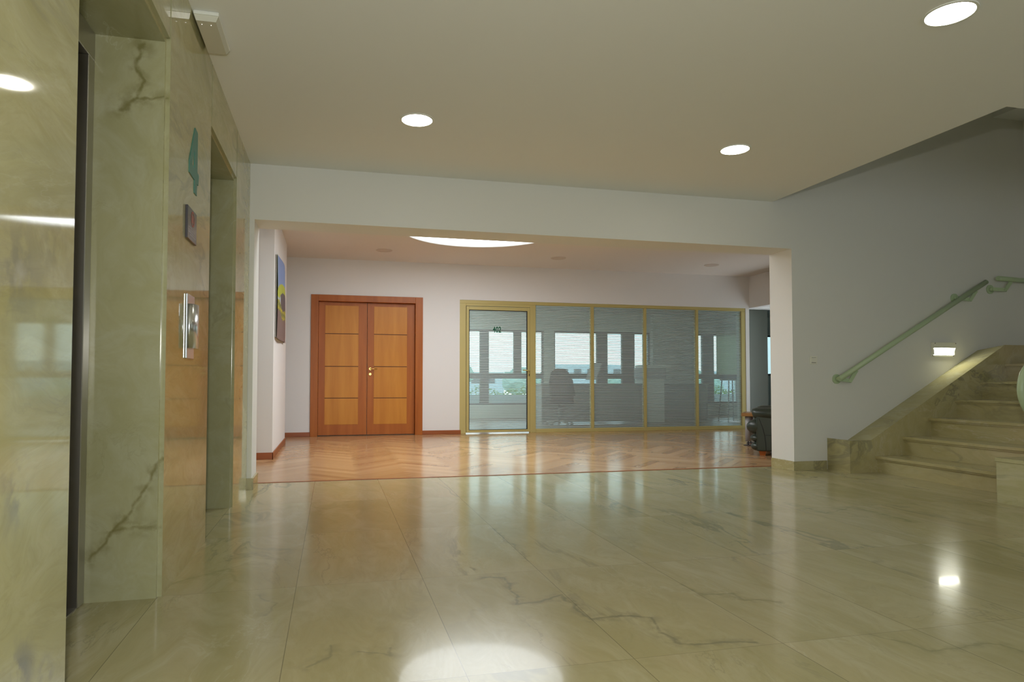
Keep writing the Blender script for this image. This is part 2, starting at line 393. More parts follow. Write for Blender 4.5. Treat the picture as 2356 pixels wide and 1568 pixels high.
def film(name, period=0.0295, duty=0.60, keep=0.10):
    """Clear glass carrying frosted horizontal stripes."""
    m, nt, p = mat(name); nt.nodes.remove(p)
    out = nt.nodes['Material Output']
    geo = nt.nodes.new('ShaderNodeNewGeometry'); sp = nt.nodes.new('ShaderNodeSeparateXYZ'); nt.links.new(geo.outputs['Position'], sp.inputs[0])
    st = mth(nt, 'LESS_THAN', mth(nt, 'FRACT', mth(nt, 'DIVIDE', sp.outputs['Z'], period)), duty)
    t = nt.nodes.new('ShaderNodeBsdfTransparent'); t.inputs[0].default_value = (0.84, 0.95, 0.93, 1)
    d = nt.nodes.new('ShaderNodeBsdfDiffuse'); d.inputs[0].default_value = (0.88, 0.96, 0.93, 1)
    tl = nt.nodes.new('ShaderNodeBsdfTranslucent'); tl.inputs[0].default_value = (0.75, 0.86, 0.88, 1)
    m1 = nt.nodes.new('ShaderNodeMixShader'); m1.inputs[0].default_value = 0.42
    nt.links.new(d.outputs[0], m1.inputs[1]); nt.links.new(tl.outputs[0], m1.inputs[2])
    m2 = nt.nodes.new('ShaderNodeMixShader'); m2.inputs[0].default_value = keep
    nt.links.new(m1.outputs[0], m2.inputs[1]); nt.links.new(t.outputs[0], m2.inputs[2])
    m3 = nt.nodes.new('ShaderNodeMixShader'); nt.links.new(st, m3.inputs[0])
    nt.links.new(t.outputs[0], m3.inputs[1]); nt.links.new(m2.outputs[0], m3.inputs[2])
    g = nt.nodes.new('ShaderNodeBsdfGlossy'); g.inputs['Roughness'].default_value = 0.03
    fr = nt.nodes.new('ShaderNodeFresnel'); fr.inputs[0].default_value = 1.4
    m4 = nt.nodes.new('ShaderNodeMixShader'); nt.links.new(fr.outputs[0], m4.inputs[0])
    nt.links.new(m3.outputs[0], m4.inputs[1]); nt.links.new(g.outputs[0], m4.inputs[2])
    nt.links.new(m4.outputs[0], out.inputs[0])
    return m


M['glass'] = glass('clear_window_glass')
M['film'] = film('striped_frosted_glass')


# ------------------------------------------------------------------ mesh helpers
def add_box(bm, x0, x1, y0, y1, z0, z1, bevel=0.0, seg=2, mi=0):
    x0, x1 = min(x0, x1), max(x0, x1); y0, y1 = min(y0, y1), max(y0, y1); z0, z1 = min(z0, z1), max(z0, z1)
    v = [bm.verts.new((x, y, z)) for z in (z0, z1) for y in (y0, y1) for x in (x0, x1)]
    fs = [bm.faces.new([v[i] for i in q]) for q in ((0, 2, 3, 1), (4, 5, 7, 6), (0, 1, 5, 4), (2, 6, 7, 3), (0, 4, 6, 2), (1, 3, 7, 5))]
    for f in fs: f.material_index = mi
    if bevel > 0:
        es = list({e for f in fs for e in f.edges})
        r = bmesh.ops.bevel(bm, geom=es, offset=bevel, segments=seg, profile=0.5, affect='EDGES', clamp_overlap=True)
        for f in r['faces']:
            f.material_index = mi
            f.smooth = seg > 2
    return fs


def add_tube(bm, pts, r, n=16, caps=True, radii=None, mi=0):
    pts = [Vector(q) for q in pts]
    rings = []
    prev = None
    for i, q in enumerate(pts):
        if i == 0: d = pts[1] - q
        elif i == len(pts) - 1: d = q - pts[i - 1]
        else: d = (pts[i + 1] - q).normalized() + (q - pts[i - 1]).normalized()
        d.normalize()
        if prev is None:
            a = d.orthogonal().normalized()
        else:
            a = (prev - d * prev.dot(d)).normalized()
        prev = a
        b = d.cross(a)
        rr = radii[i] if radii else r
        rings.append([bm.verts.new(q + (a * math.cos(2 * math.pi * k / n) + b * math.sin(2 * math.pi * k / n)) * rr) for k in range(n)])
    for A, B in zip(rings, rings[1:]):
        for k in range(n):
            f = bm.faces.new((A[k], A[(k + 1) % n], B[(k + 1) % n], B[k])); f.smooth = True; f.material_index = mi
    if caps:
        f = bm.faces.new(rings[0][::-1]); f.material_index = mi
        f = bm.faces.new(rings[-1]); f.material_index = mi


def add_poly_prism(bm, pts, axis, a, b, mi=0):
    """Extrude a 2D outline. axis 'x': pts are (y,z); 'y': (x,z); 'z': (x,y)."""
    def P(q, t):
        return {'x': (t, q[0], q[1]), 'y': (q[0], t, q[1]), 'z': (q[0], q[1], t)}[axis]
    A = [bm.verts.new(P(q, a)) for q in pts]; B = [bm.verts.new(P(q, b)) for q in pts]
    n = len(pts)
    fs = [bm.faces.new(A), bm.faces.new(B[::-1])]
    for i in range(n):
        fs.append(bm.faces.new((A[i], B[i], B[(i + 1) % n], A[(i + 1) % n])))
    for f in fs: f.material_index = mi
    return fs


def add_disc(bm, c, r0, r1, z0, z1, n=48, mi=0):
    """Ring (or disc when r0 == 0) with vertical axis between z0 and z1."""
    cx, cy = c
    def ring(r, z): return [bm.verts.new((cx + r * math.cos(2 * math.pi * k / n), cy + r * math.sin(2 * math.pi * k / n), z)) for k in range(n)]
    if r0 == 0:
        A, B = ring(r1, z0), ring(r1, z1)
        bm.faces.new(A[::-1]); bm.faces.new(B)
        for k in range(n): bm.faces.new((A[k], A[(k + 1) % n], B[(k + 1) % n], B[k]))
    else:
        A, B, Cc, D = ring(r0, z0), ring(r1, z0), ring(r1, z1), ring(r0, z1)
        for U, V in ((A, B), (B, Cc), (Cc, D), (D, A)):
            for k in range(n): bm.faces.new((U[k], U[(k + 1) % n], V[(k + 1) % n], V[k]))


def link_mesh(name, bm, mats, parent=None, smooth_angle=None):
    bmesh.ops.recalc_face_normals(bm, faces=bm.faces[:])
    me = bpy.data.meshes.new(name); bm.to_mesh(me); bm.free()
    for mm in (mats if isinstance(mats, (list, tuple)) else [mats]): me.materials.append(mm)
    o = bpy.data.objects.new(name, me); COL.objects.link(o)
    if parent is not None:
        o.parent = parent
        o.matrix_parent_inverse = Matrix.Translation(parent.location).inverted() if not any(parent.rotation_euler) else parent.matrix_basis.inverted()
    return o


def thing(name, label, cat, loc, group=None):
    o = bpy.data.objects.new(name, None); COL.objects.link(o)
    o.location = loc; o.empty_display_size = 0.1
    o['label'] = label; o['category'] = cat
    if group: o['group'] = group
    return o


def tag(o, label, cat, group=None):
    o['label'] = label; o['category'] = cat
    if group: o['group'] = group
    return o


def struct(name, bm, mats, label=None):
    o = link_mesh(name, bm, mats); o['kind'] = 'structure'
    if label: o['label'] = label
    return o


def boxes(*args, **kw):
    bm = bmesh.new()
    for a in args: add_box(bm, *a, **kw)
    return bm


# ================================================================== SETTING
# ---- floors
FT = 0.0
bm = boxes((-1.25, 9.0, -4.0, YR, -0.12, 0.0))
struct('floor_lobby', bm, M['floor'], 'polished yellow-green marble floor tiles of the lobby')

# herringbone parquet: every board a quad of one mesh, columns running away from the camera
random.seed(4)
bm = bmesh.new()
PW, PL = 0.105, 0.70
x0p, x1p, y0p, y1p = -3.0, 13.6, YR + 0.012, YB + 0.20
lay = bm.loops.layers.float_color.new('board')
ca = math.cos(R(45)); sa = math.sin(R(45))
gap = 0.0016
def _board(ax, ay, bx, by, tone):
    q = [(ax + gap, ay + gap), (bx - gap, ay + gap), (bx - gap, by - gap), (ax + gap, by - gap)]
    w_ = [((x * ca - y * sa) - 0.70, (x * sa + y * ca) + 6.0) for x, y in q]
    if max(t[0] for t in w_) < x0p or min(t[0] for t in w_) > 9.0: return
    if max(t[1] for t in w_) < y0p or min(t[1] for t in w_) > y1p: return
    f = bm.faces.new([bm.verts.new((x, y, 0.0005)) for x, y in w_])
    t = min(1, max(0, random.gauss(tone, 0.22)))
    for l in f.loops: l[lay] = (t, t, t, 1)
for j in range(-9, 12):
    for i in range(-40, 110):
        ox, oy = i * PW - j * PL, i * PW + j * PL
        _board(ox, oy, ox + PL, oy + PW, 0.42)
        _board(ox - PW, oy, ox, oy + PL, 0.62)  # higher tone paints in the sheen of boards laid this way
for co, no in (((x0p, 0, 0), (-1, 0, 0)), ((9.0, 0, 0), (1, 0, 0)), ((0, y0p, 0), (0, -1, 0)), ((0, y1p, 0), (0, 1, 0))):
    bmesh.ops.bisect_plane(bm, geom=bm.verts[:] + bm.edges[:] + bm.faces[:], plane_co=co, plane_no=no, clear_outer=True)
nb = len(bm.faces)
add_box(bm, x0p, 9.0, y0p, y1p, -0.12, -0.0006, mi=1)
struct('floor_lounge', bm, [M['parquet'], M['parquet_gap']], 'herringbone parquet floor of the lounge')
struct('trim_threshold', boxes((XO0 + 0.02, XO1 - 0.012, YR - 0.014, YR + 0.014, -0.05, 0.004)), M['skirting'], 'thin brown wooden threshold strip between marble and parquet')
struct('floor_office', boxes((0.6, 13.6, y1p, 19.5, -0.12, 0.0)), M['office_floor'])

# ---- left marble wall with two elevator openings
EZ = 2.447
OA = (2.099, 3.133); OB = (4.176, 5.216)
bm = bmesh.new()
XB = -1.25
for y0, y1 in ((-4.0, OA[0]), (OA[1], OB[0]), (OB[1], YF)):
    fs = add_box(bm, XB, XL, y0, y1, 0.0, HC)
    es = [e for f in fs for e in f.edges if all(abs(v.co.x - XL) < 1e-5 for v in e.verts) and abs(e.verts[0].co.y - e.verts[1].co.y) < 1e-5
          and (abs(e.verts[0].co.y - y0) < 1e-5 and y0 > -3 or abs(e.verts[0].co.y - y1) < 1e-5 and y1 < YF - 0.01)]
    bmesh.ops.bevel(bm, geom=list(set(es)), offset=0.019, segments=2, affect='EDGES')
for y0, y1 in (OA, OB):
    fs = add_box(bm, XB, XL, y0, y1, EZ, HC)
    es = [e for f in fs for e in f.edges if all(abs(v.co.x - XL) < 1e-5 and abs(v.co.z - EZ) < 1e-5 for v in e.verts)]
    bmesh.ops.bevel(bm, geom=list(set(es)), offset=0.019, segments=2, affect='EDGES')
# reveal faces take the second marble
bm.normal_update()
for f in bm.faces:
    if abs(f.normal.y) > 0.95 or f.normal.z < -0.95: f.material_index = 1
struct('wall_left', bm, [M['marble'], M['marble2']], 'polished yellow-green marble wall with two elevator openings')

# ---- front wall (beam over opening, left strip, stair wall)
bm = boxes((-3.0, XO0, YF, YR, 0.0, 4.7), (XO0, XO1, YF, YR, HB, 4.7), (XO1, 8.3, YF, YR, 0.0, 4.7))
struct('wall_front', bm, M['wall'], 'white wall with the wide opening and the stair wall')
# ---- marble skirtings of the front wall
bm = bmesh.new()
add_poly_prism(bm, [(XO0 + 0.018, YF - 0.018), (XO0 + 0.018, YR - 0.014), (XO0, YR - 0.014), (XO0, YF), (XL, YF), (XL, YF - 0.018)], 'z', 0, 0.098)
struct('baseboard_opening_left', bm, M['stair'])
bm = bmesh.new()
add_poly_prism(bm, [(5.14, YF), (XO1, YF), (XO1, YR - 0.014), (XO1 - 0.018, YR - 0.014), (XO1 - 0.018, YF - 0.018), (5.14, YF - 0.018)], 'z', 0, 0.096)
struct('baseboard_stair', bm, M['stair'])

# ---- lobby ceiling with the stair hole
XS, YS = 4.525, 3.545
struct('ceiling_lobby', boxes((XB, XS, -4.0, YF, HC, HC + 0.22), (XS, 9.0, -4.0, YS, HC, HC + 0.22)), M['ceil'], 'white lobby ceiling')
struct('ceiling_stair', boxes((7.5, 8.3, YS, YF, 4.03, 4.3), (XS - 0.2, 8.3, YS - 0.3, YF, 4.68, 4.8)), M['ceil'], 'undersides above the stair landing')
struct('wall_stair_side', boxes((XS - 0.15, 8.3, YS - 0.12, YS, HC + 0.22, 4.7), (XS - 0.15, XS, YS, YF, HC + 0.22, 4.7)), M['wall'])
struct('wall_landing', boxes((7.95, 8.15, -4.0, YF, 0.0, 4.7)), M['wall'], 'white end wall behind the stair landing')
# ---- lobby rear wall with an opening behind the added rear fill light
struct('wall_rear', boxes((XB, 9.0, -4.15, -4.0, 0.0, 0.8), (XB, 9.0, -4.15, -4.0, 2.7, HC), (XB, -0.6, -4.15, -4.0, 0.8, 2.7), (2.6, 9.0, -4.15, -4.0, 0.8, 2.7)), M['wall'])

# ---- lounge
PX0, PX1 = 2.189, 7.95       # glass partition
DX0, DX1 = -0.368, 1.528     # double door frame
bm = boxes((-3.0, DX0 + 0.02, YB, YB + 0.2, 0, HL), (DX0 + 0.02, DX1 - 0.02, YB, YB + 0.2, 2.38, HL), (DX0 + 0.02, DX1 - 0.02, YB + 0.165, YB + 0.2, 0, 2.38), (DX1 - 0.02, PX0, YB, YB + 0.2, 0, HL),  # thin box behind the double door is added to stop light leaking
           (PX0, PX1, YB, YB + 0.2, 2.384, HL), (PX1, XR, YB, YB + 0.2, 0, HL), (XR, 13.6, YB, YB + 0.2, 2.39, HL), (8.95, 13.6, YB, YB + 0.2, 0, 2.39))  # last box is an unseen wall added to keep the side hall dark
struct('wall_back', bm, M['lounge_wall'], 'white back wall of the lounge')
bm = boxes((-3.0, -0.70, 8.29, 10.42, 0, HL))
struct('wall_lounge_left', bm, M['lounge_wall'], 'white left wall of the lounge carrying the painting')
struct('wall_office_column', boxes((8.74, 9.20, 12.5, 12.95, 0, 2.72)), M['office_wall'], 'grey column beyond the doorway')
struct('wall_passage_left', boxes((-3.15, -3.0, YF, YB + 0.2, 0, HL)), M['lounge_wall'])
bm = boxes((XR, XR + 0.16, YR, 9.2, 0, HL), (XR, XR + 0.16, 9.2, YB, 2.388, HL))
struct('wall_lounge_right', bm, M['lounge_wall'], 'right wall of the lounge with a wide doorway')
SKX, SKY, SKR, SKD = 1.984, 8.791, 1.113, 0.05      # round skylight well
q_ = 1.3
bm = boxes((-3.15, SKX - q_, YR, YB + 0.2, HL, HL + 0.25), (SKX + q_, 9.0, YR, YB + 0.2, HL, HL + 0.25),
           (SKX - q_, SKX + q_, YR, SKY - q_, HL, HL + 0.25), (SKX - q_, SKX + q_, SKY + q_, YB + 0.2, HL, HL + 0.25))
N_ = 96
def _sq(a):
    c, s = math.cos(a), math.sin(a); k = q_ / max(abs(c), abs(s)); return c * k, s * k
rin = []; rout = []
for k in range(N_):
    a = 2 * math.pi * (k + 0.0) / N_
    rin.append([bm.verts.new((SKX + SKR * math.cos(a), SKY + SKR * math.sin(a), z)) for z in (HL, HL + 0.25)])
    ox_, oy_ = _sq(a); rout.append([bm.verts.new((SKX + ox_, SKY + oy_, z)) for z in (HL, HL + 0.25)])
for k in range(N_):
    k2 = (k + 1) % N_
    bm.faces.new((rin[k][0], rin[k2][0], rout[k2][0], rout[k][0]))
    bm.faces.new((rin[k][1], rout[k][1], rout[k2][1], rin[k2][1]))
struct('ceiling_lounge', bm, M['ceil2'], 'white lounge ceiling with a round skylight well')
def skirt(name, *bs):
    struct(name, boxes(*bs, bevel=0.003, seg=1), M['skirting'])
skirt('baseboard_lounge_left', (-3.0, -0.688, 8.277, 8.29, 0, 0.082), (-0.70, -0.688, 8.277, 10.43, 0, 0.082))
skirt('baseboard_back_left', (-3.0, DX0, YB - 0.014, YB, 0, 0.075))
skirt('baseboard_back_middle', (DX1, PX0 + 0.02, YB - 0.014, YB, 0, 0.072))
struct('wall_side_hall', boxes((9.0, 9.15, YR, 9.0, 0, HL), (9.0, 13.6, 8.85, 9.0, 0, HL), (13.6, 13.75, 8.85, 19.5, 0, HL)), M['office_wall'])

# ---- office behind the partition
struct('wall_office_left', boxes((0.5, 0.62, YB + 0.2, YW + 0.2, 0, HL)), M['office_wall'])
struct('ceiling_office', boxes((0.5, 13.6, YB + 0.2, YW + 0.25, 2.72, HL + 0.2), (9.0, 13.6, 8.9, YB + 0.2, 2.72, HL + 0.2), (3.0, 13.6, 12.6, 13.3, 2.55, 2.72)), M['office_wall'])
WT, WB_, WM0, WM1 = 2.22, 0.34, 1.01, 1.14
bm = boxes((0.5, 13.6, YW, YW + 0.25, WT, 2.8), (0.5, 13.6, YW, YW + 0.25, 0, WB_), (0.5, 3.0, YW, YW + 0.25, WB_, WT),
           (5.25, 5.52, YW, YW + 0.25, WB_, WT), (8.22, 9.45, YW - 0.12, YW + 0.25, 0, 2.72), (10.88, 11.2, YW, YW + 0.25, WB_, WT), (12.9, 13.6, YW, YW + 0.25, WB_, WT),
           (11.2, 12.9, YW, YW + 0.25, WB_, 1.1))
struct('wall_office_windows', bm, M['office_wall'], 'window wall at the far side of the office')


def window(n, x0, x1, z0, z1, bars, rail=True, fm='dark_frame'):
    """bars: list of (x0,x1) solid uprights inside the frame."""
    root = thing('window_%d' % n, 'office window', 'window', ((x0 + x1) / 2, YW + 0.1, z0))
    root['kind'] = 'structure'
    for k in ('label', 'category'): del root[k]
    bm = bmesh.new()
    y0, y1 = YW + 0.06, YW + 0.12
    t = 0.045
    add_box(bm, x0, x1, y0, y1, z0, z0 + t); add_box(bm, x0, x1, y0, y1, z1 - t, z1)
    add_box(bm, x0, x0 + t, y0, y1, z0, z1); add_box(bm, x1 - t, x1, y0, y1, z0, z1)
    if rail: add_box(bm, x0, x1, y0 - 0.005, y1 + 0.005, WM0, WM1)
    for a, b, c, d in bars: add_box(bm, a, b, y0 - 0.01, y1 + 0.01, c, d)
    link_mesh('window_frame', bm, M[fm], root)
    link_mesh('pane', boxes((x0 + 0.02, x1 - 0.02, YW + 0.085, YW + 0.093, z0 + 0.02, z1 - 0.02)), M['glass'], root)
    return root


window(1, 3.0, 5.25, WB_, WT, [(3.58, 3.81, WB_, WT), (4.46, 4.66, WM1, WT)])
window(2, 5.52, 8.22, WB_, WT, [(6.71, 7.01, WB_, WT), (7.42, 7.78, WB_, WT)])
window(3, 9.45, 10.88, WB_, WT, [(9.78, 10.13, WB_, WT)])
window(4, 11.2, 12.9, 1.1, WT, [(12.1, 12.2, 1.1, WT)], rail=False)

# ---- outdoors
struct('terrain', boxes((-220, 260, 17.9, 420, -14.2, -14.0)), M['land'])
struct('floor_balcony', boxes((0.5, 13.6, YW + 0.25, 18.0, -0.1, 0.0)), M['parapet'])
struct('wall_balcony_parapet', boxes((0.5, 13.6, 17.9, 18.05, 0.0, 0.55)), M['parapet'], 'pale balcony parapet outside the office')
random.seed(8)
bm = bmesh.new()
for i in range(2600):
    x = random.uniform(1.5, 13.5); y = random.uniform(18.1, 18.5); z = random.uniform(0.42, 0.70 + 0.07 * math.sin(x * 5) + 0.05 * math.sin(x * 13))
    s = random.uniform(0.025, 0.055)
    d = Vector((random.gauss(0, 1), random.gauss(0, 1), random.gauss(0, 1))).normalized(); a = d.orthogonal().normalized(); b = d.cross(a)
    c = Vector((x, y, z))
    bm.faces.new([bm.verts.new(c + a * s), bm.verts.new(c + b * s * 0.5), bm.verts.new(c - a * s), bm.verts.new(c - b * s * 0.5)])
hedge = link_mesh('hedge', bm, M['hedge']); hedge['kind'] = 'stuff'
tag(hedge, 'low green hedge along the balcony outside the office windows', 'hedge')


def far_tree(x, y, r, h, label):
    root = thing('tree', label, 'tree', (x, y, -14.0), 'trees outside the office')
    bm = bmesh.new(); add_tube(bm, [(x, y, -14), (x, y, h - r)], 0.25, 8)
    link_mesh('trunk', bm, M['foot'], root)
    bm = bmesh.new()
    bmesh.ops.create_icosphere(bm, subdivisions=3, radius=r, matrix=Matrix.Translation((x, y, h - r * 0.9)) @ Matrix.Diagonal((1.25, 1.0, 0.9, 1)))
    for v in bm.verts:
        v.co += Vector((random.gauss(0, 1), random.gauss(0, 1), random.gauss(0, 1))) * r * 0.09
    link_mesh('crown', bm, M['tree'], root)


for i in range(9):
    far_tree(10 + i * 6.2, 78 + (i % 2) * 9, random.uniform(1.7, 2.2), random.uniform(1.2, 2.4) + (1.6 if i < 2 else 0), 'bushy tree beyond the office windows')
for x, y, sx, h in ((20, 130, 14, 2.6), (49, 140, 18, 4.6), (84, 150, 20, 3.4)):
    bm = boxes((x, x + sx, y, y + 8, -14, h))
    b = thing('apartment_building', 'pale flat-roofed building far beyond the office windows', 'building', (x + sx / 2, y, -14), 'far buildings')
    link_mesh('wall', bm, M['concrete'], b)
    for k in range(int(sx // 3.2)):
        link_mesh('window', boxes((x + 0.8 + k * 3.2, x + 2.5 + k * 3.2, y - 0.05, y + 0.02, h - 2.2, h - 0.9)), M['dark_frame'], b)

# ================================================================== THINGS
# ---- elevators: steel frame and door leaf inside each marble opening
def elevator(o, which):
    y0, y1 = o
    t = thing('elevator_door', which, 'elevator', (-1.1, (y0 + y1) / 2, 0), None)
    bm = bmesh.new()
    for a, b in ((y0, y0 + 0.072), (y1 - 0.072, y1)):
        add_box(bm, -1.20, -1.017, a, b, 0.0, 2.325, bevel=0.003, seg=1)
    link_mesh('frame', bm, M['steel'], t)
    link_mesh('lintel', boxes((-1.20, -1.017, y0, y1, 2.325, EZ), bevel=0.003, seg=1), M['steel'], t)
    ym = (y0 + y1) / 2
    for a, b in ((y0 + 0.073, ym - 0.003), (ym + 0.003, y1 - 0.073)):
        link_mesh('door_leaf', boxes((-1.185, -1.155, a, b, 0.01, 2.323), bevel=0.002, seg=1), M['steel_dark'], t)
    link_mesh('sill', boxes((-1.20, -1.02, y0 + 0.073, y1 - 0.073, 0.0, 0.006)), M['steel'], t)
    return t


elevator(OA, 'nearer elevator door in the marble wall, its steel jamb showing as a tall dark strip')
elevator(OB, 'farther elevator door, deep in the marble opening beside the white wall')
struct('wall_elevator_shaft', boxes((-1.45, -1.25, -4.0, YF, 0, HC)), M['wall'])

# ---- call panel
t = thing('call_panel', 'steel elevator call panel on the marble wall between the elevators', 'call panel', (XL, 3.62, 1.05))
link_mesh('back_plate', boxes((XL, XL + 0.010, 3.534, 3.705, 1.053, 1.379), bevel=0.003, seg=2), M['chrome'], t)
bm = bmesh.new()
n = 20
prof = [(XL + 0.008 + 0.036 * math.sin(math.pi * k / n) ** 0.75, 3.62 - 0.075 * math.cos(math.pi * k / n)) for k in range(n + 1)]
fs = add_poly_prism(bm, prof, 'z', 1.105, 1.328)
for f in fs[2:]: f.smooth = True
link_mesh('curved_cover', bm, M['chrome'], t)
bm = bmesh.new(); add_tube(bm, [(XL + 0.020, 3.678, 1.212), (XL + 0.031, 3.686, 1.212)], 0.008, 20)
link_mesh('call_button', bm, M['steel_dark'], t)

# ---- sign plate
t = thing('notice_sign', 'small dark sign with a red prohibition ring under the teal numeral', 'sign', (XL, 3.61, 1.65))
link_mesh('plate', boxes((XL, XL + 0.012, 3.497, 3.714, 1.652, 1.817), bevel=0.0015, seg=1), M['sign'], t)
bm = bmesh.new()
cy_, cz_ = 3.613, 1.768
for k in range(40):
    a0, a1 = 2 * math.pi * k / 40, 2 * math.pi * (k + 1) / 40
    q = [(XL + 0.0126, cy_ + rr * math.cos(a), cz_ + rr * math.sin(a)) for rr, a in ((0.031, a0), (0.040, a0), (0.040, a1), (0.031, a1))]
    bm.faces.new([bm.verts.new(v) for v in q])
dv = Vector((0, 0.707, -0.707)); nv = Vector((0, 0.707, 0.707)); c0 = Vector((XL + 0.0126, cy_, cz_))
bm.faces.new([bm.verts.new(c0 + dv * s1 * 0.033 + nv * s2 * 0.004) for s1, s2 in ((-1, -1), (1, -1), (1, 1), (-1, 1))])
add_box(bm, XL + 0.012, XL + 0.0124, cy_ - 0.012, cy_ + 0.012, cz_ - 0.018, cz_ + 0.018)
link_mesh('prohibition_mark', bm, M['sign_red'], t)
bm = bmesh.new()
for z, a, b in ((1.715, 3.52, 3.60), (1.702, 3.52, 3.66), (1.690, 3.52, 3.64), (1.678, 3.55, 3.69)):
    for k in range(7):
        u = a + (b - a) * k / 7
        add_box(bm, XL + 0.012, XL + 0.0125, u, u + (b - a) / 7 * 0.72, z - 0.003, z + 0.003)
link_mesh('printed_lines', bm, M['sign_white'], t)

# ---- numeral 4
bm = bmesh.new()
outer = [(3.71, 2.272), (3.755, 2.268), (3.753, 2.06), (3.797, 2.052), (3.785, 1.992), (3.75, 1.994), (3.733, 1.926), (3.682, 1.925), (3.686, 1.995), (3.557, 1.998), (3.557, 2.059)]
inner = [(3.682, 2.153), (3.682, 2.056), (3.616, 2.054)]
# split the outline into convex-ish pieces around the hole
pcs = [[(3.557, 1.998), (3.785, 1.992), (3.797, 2.052), (3.557, 2.059)],
       [(3.682, 2.056), (3.755, 2.052), (3.755, 2.268), (3.682, 2.27)],
       [(3.557, 2.059), (3.616, 2.054), (3.682, 2.153), (3.682, 2.27)],
       [(3.685, 1.996), (3.684, 1.926), (3.748, 1.926), (3.749, 1.994)]]
for pc in pcs: add_poly_prism(bm, pc, 'x', XL + 0.0002, XL + 0.004)
tag(link_mesh('floor_numeral', bm, M['teal']), 'teal numeral 4 on the marble wall above the dark sign', 'numeral')

# ---- emergency light on the ceiling
t = thing('emergency_light', 'white box emergency light on the ceiling corner above the marble wall', 'emergency light', (-0.655, 3.76, HC))
link_mesh('base', boxes((XL + 0.004, -0.588, 3.572, 3.955, HC - 0.020, HC), bevel=0.006, seg=2), M['white_plastic'], t)
bm = bmesh.new()
A = [(XL + 0.008, 3.578), (-0.592, 3.578), (-0.592, 3.95), (XL + 0.008, 3.95)]
Bq = [(XL + 0.016, 3.590), (-0.606, 3.590), (-0.606, 3.938), (XL + 0.016, 3.938)]
va = [bm.verts.new((x, y, HC - 0.020)) for x, y in A]; vb = [bm.verts.new((x, y, HC - 0.046)) for x, y in Bq]
bm.faces.new(va); bm.faces.new(vb[::-1])
for k in range(4): bm.faces.new((va[k], vb[k], vb[(k + 1) % 4], va[(k + 1) % 4]))
link_mesh('diffuser', bm, M['lens'], t)
for x in (-0.68, -0.635):
    bm = bmesh.new(); bmesh.ops.create_uvsphere(bm, u_segments=8, v_segments=6, radius=0.0018, matrix=Matrix.Translation((x, 3.625, HC - 0.047)))
    link_mesh('indicator', bm, M['indicator'], t)

# ---- downlights
def downlight(x, y, z, label, r=0.114, lit=True, group=None):
    t = thing('downlight', label, 'ceiling light', (x, y, z), group)
    bm = bmesh.new(); add_disc(bm, (x, y), r - (0.003 if lit else 0.02), r + 0.010, z - 0.006, z)
    link_mesh('rim', bm, M['white_plastic'] if lit else M['off_lens'], t)
    bm = bmesh.new(); add_disc(bm, (x, y), 0, r - 0.003, z - 0.003, z - 0.001)
    link_mesh('lens', bm, M['led'] if lit else M['off_lens'], t)


downlight(0.582, 4.732, HC, 'glowing round ceiling light toward the marble wall, over the lobby')
downlight(3.199, 4.732, HC, 'glowing round ceiling light by the stair opening, beside the white beam')
downlight(3.090, 2.700, HC, 'large glowing round ceiling light at the top right corner, nearest the viewer')
downlight(0.78, 10.515, HL, 'unlit round ceiling light above the wooden double door', r=0.118, lit=False)
downlight(3.695, 10.49, HL, 'unlit round ceiling light above the glazed office door', r=0.118, lit=False)
downlight(6.58, 10.475, HL, 'unlit round ceiling light at the dim end of the lounge by the armchair', r=0.118, lit=False)

# ---- round skylight
t = thing('skylight', 'big round glowing skylight in the lounge ceiling', 'skylight', (SKX, SKY, HL))
bm = bmesh.new(); add_disc(bm, (SKX, SKY), SKR - 0.004, SKR + 0.018, HL - 0.010, HL - 0.001, n=96); link_mesh('rim', bm, M['white_plastic'], t)
bm = bmesh.new(); add_disc(bm, (SKX, SKY), SKR - 0.012, SKR - 0.004, HL - 0.008, HL + SKD, n=96)
for f in bm.faces: f.smooth = abs(f.normal.z) < 0.5
link_mesh('well_lining', bm, M['well'], t)
bm = bmesh.new(); add_disc(bm, (SKX, SKY), 0, SKR - 0.004, HL + SKD, HL + SKD + 0.01, n=96); link_mesh('diffuser', bm, M['skylight'], t)

# ---- wooden double door
t = thing('double_door', 'honey and red-brown wooden double door with brass handle', 'door', (0.58, YB, 0))
bm = bmesh.new()
z1 = 2.400; fy0, fy1 = YB - 0.022, YB + 0.16
IX0, IX1, IZ = -0.246, 1.399, 2.292
for a, b in ((DX0, IX0), (IX1, DX1)):
    add_box(bm, a, b, fy0, fy1, 0, z1, bevel=0.004, seg=2)
add_box(bm, IX0, IX1, fy0, fy1, IZ, z1, bevel=0.004, seg=2)
for a, b, c, d in ((DX0 + 0.085, DX0 + 0.092, 0, z1), (DX1 - 0.092, DX1 - 0.085, 0, z1)):
    add_box(bm, a, b, fy0 - 0.004, fy0 + 0.01, c, d - 0.08)
add_box(bm, DX0 + 0.085, DX1 - 0.085, fy0 - 0.004, fy0 + 0.01, z1 - 0.087, z1 - 0.080)
link_mesh('frame', bm, M['door_wood'], t)
LY0, LY1 = YB + 0.075, YB + 0.115
def leaf(x0, x1, px0, px1, name):
    lf = link_mesh(name, boxes((x0, x1, LY0 + 0.004, LY1, 0.012, IZ - 0.004), bevel=0.002, seg=1), M['door_wood'], t)
    zs = [0.185, 0.642, 1.185, 1.745, 2.235]
    for za, zb in zip(zs, zs[1:]):
        link_mesh('veneer_panel', boxes((px0, px1, LY0, LY0 + 0.02, za + 0.006, zb - 0.006), bevel=0.002, seg=1), M['veneer'], lf)
    bm = bmesh.new()
    for z in zs[1:-1]: add_box(bm, px0, px1, LY0 + 0.002, LY0 + 0.02, z - 0.006, z + 0.006)
    link_mesh('groove', bm, M['groove'], lf)
    return lf
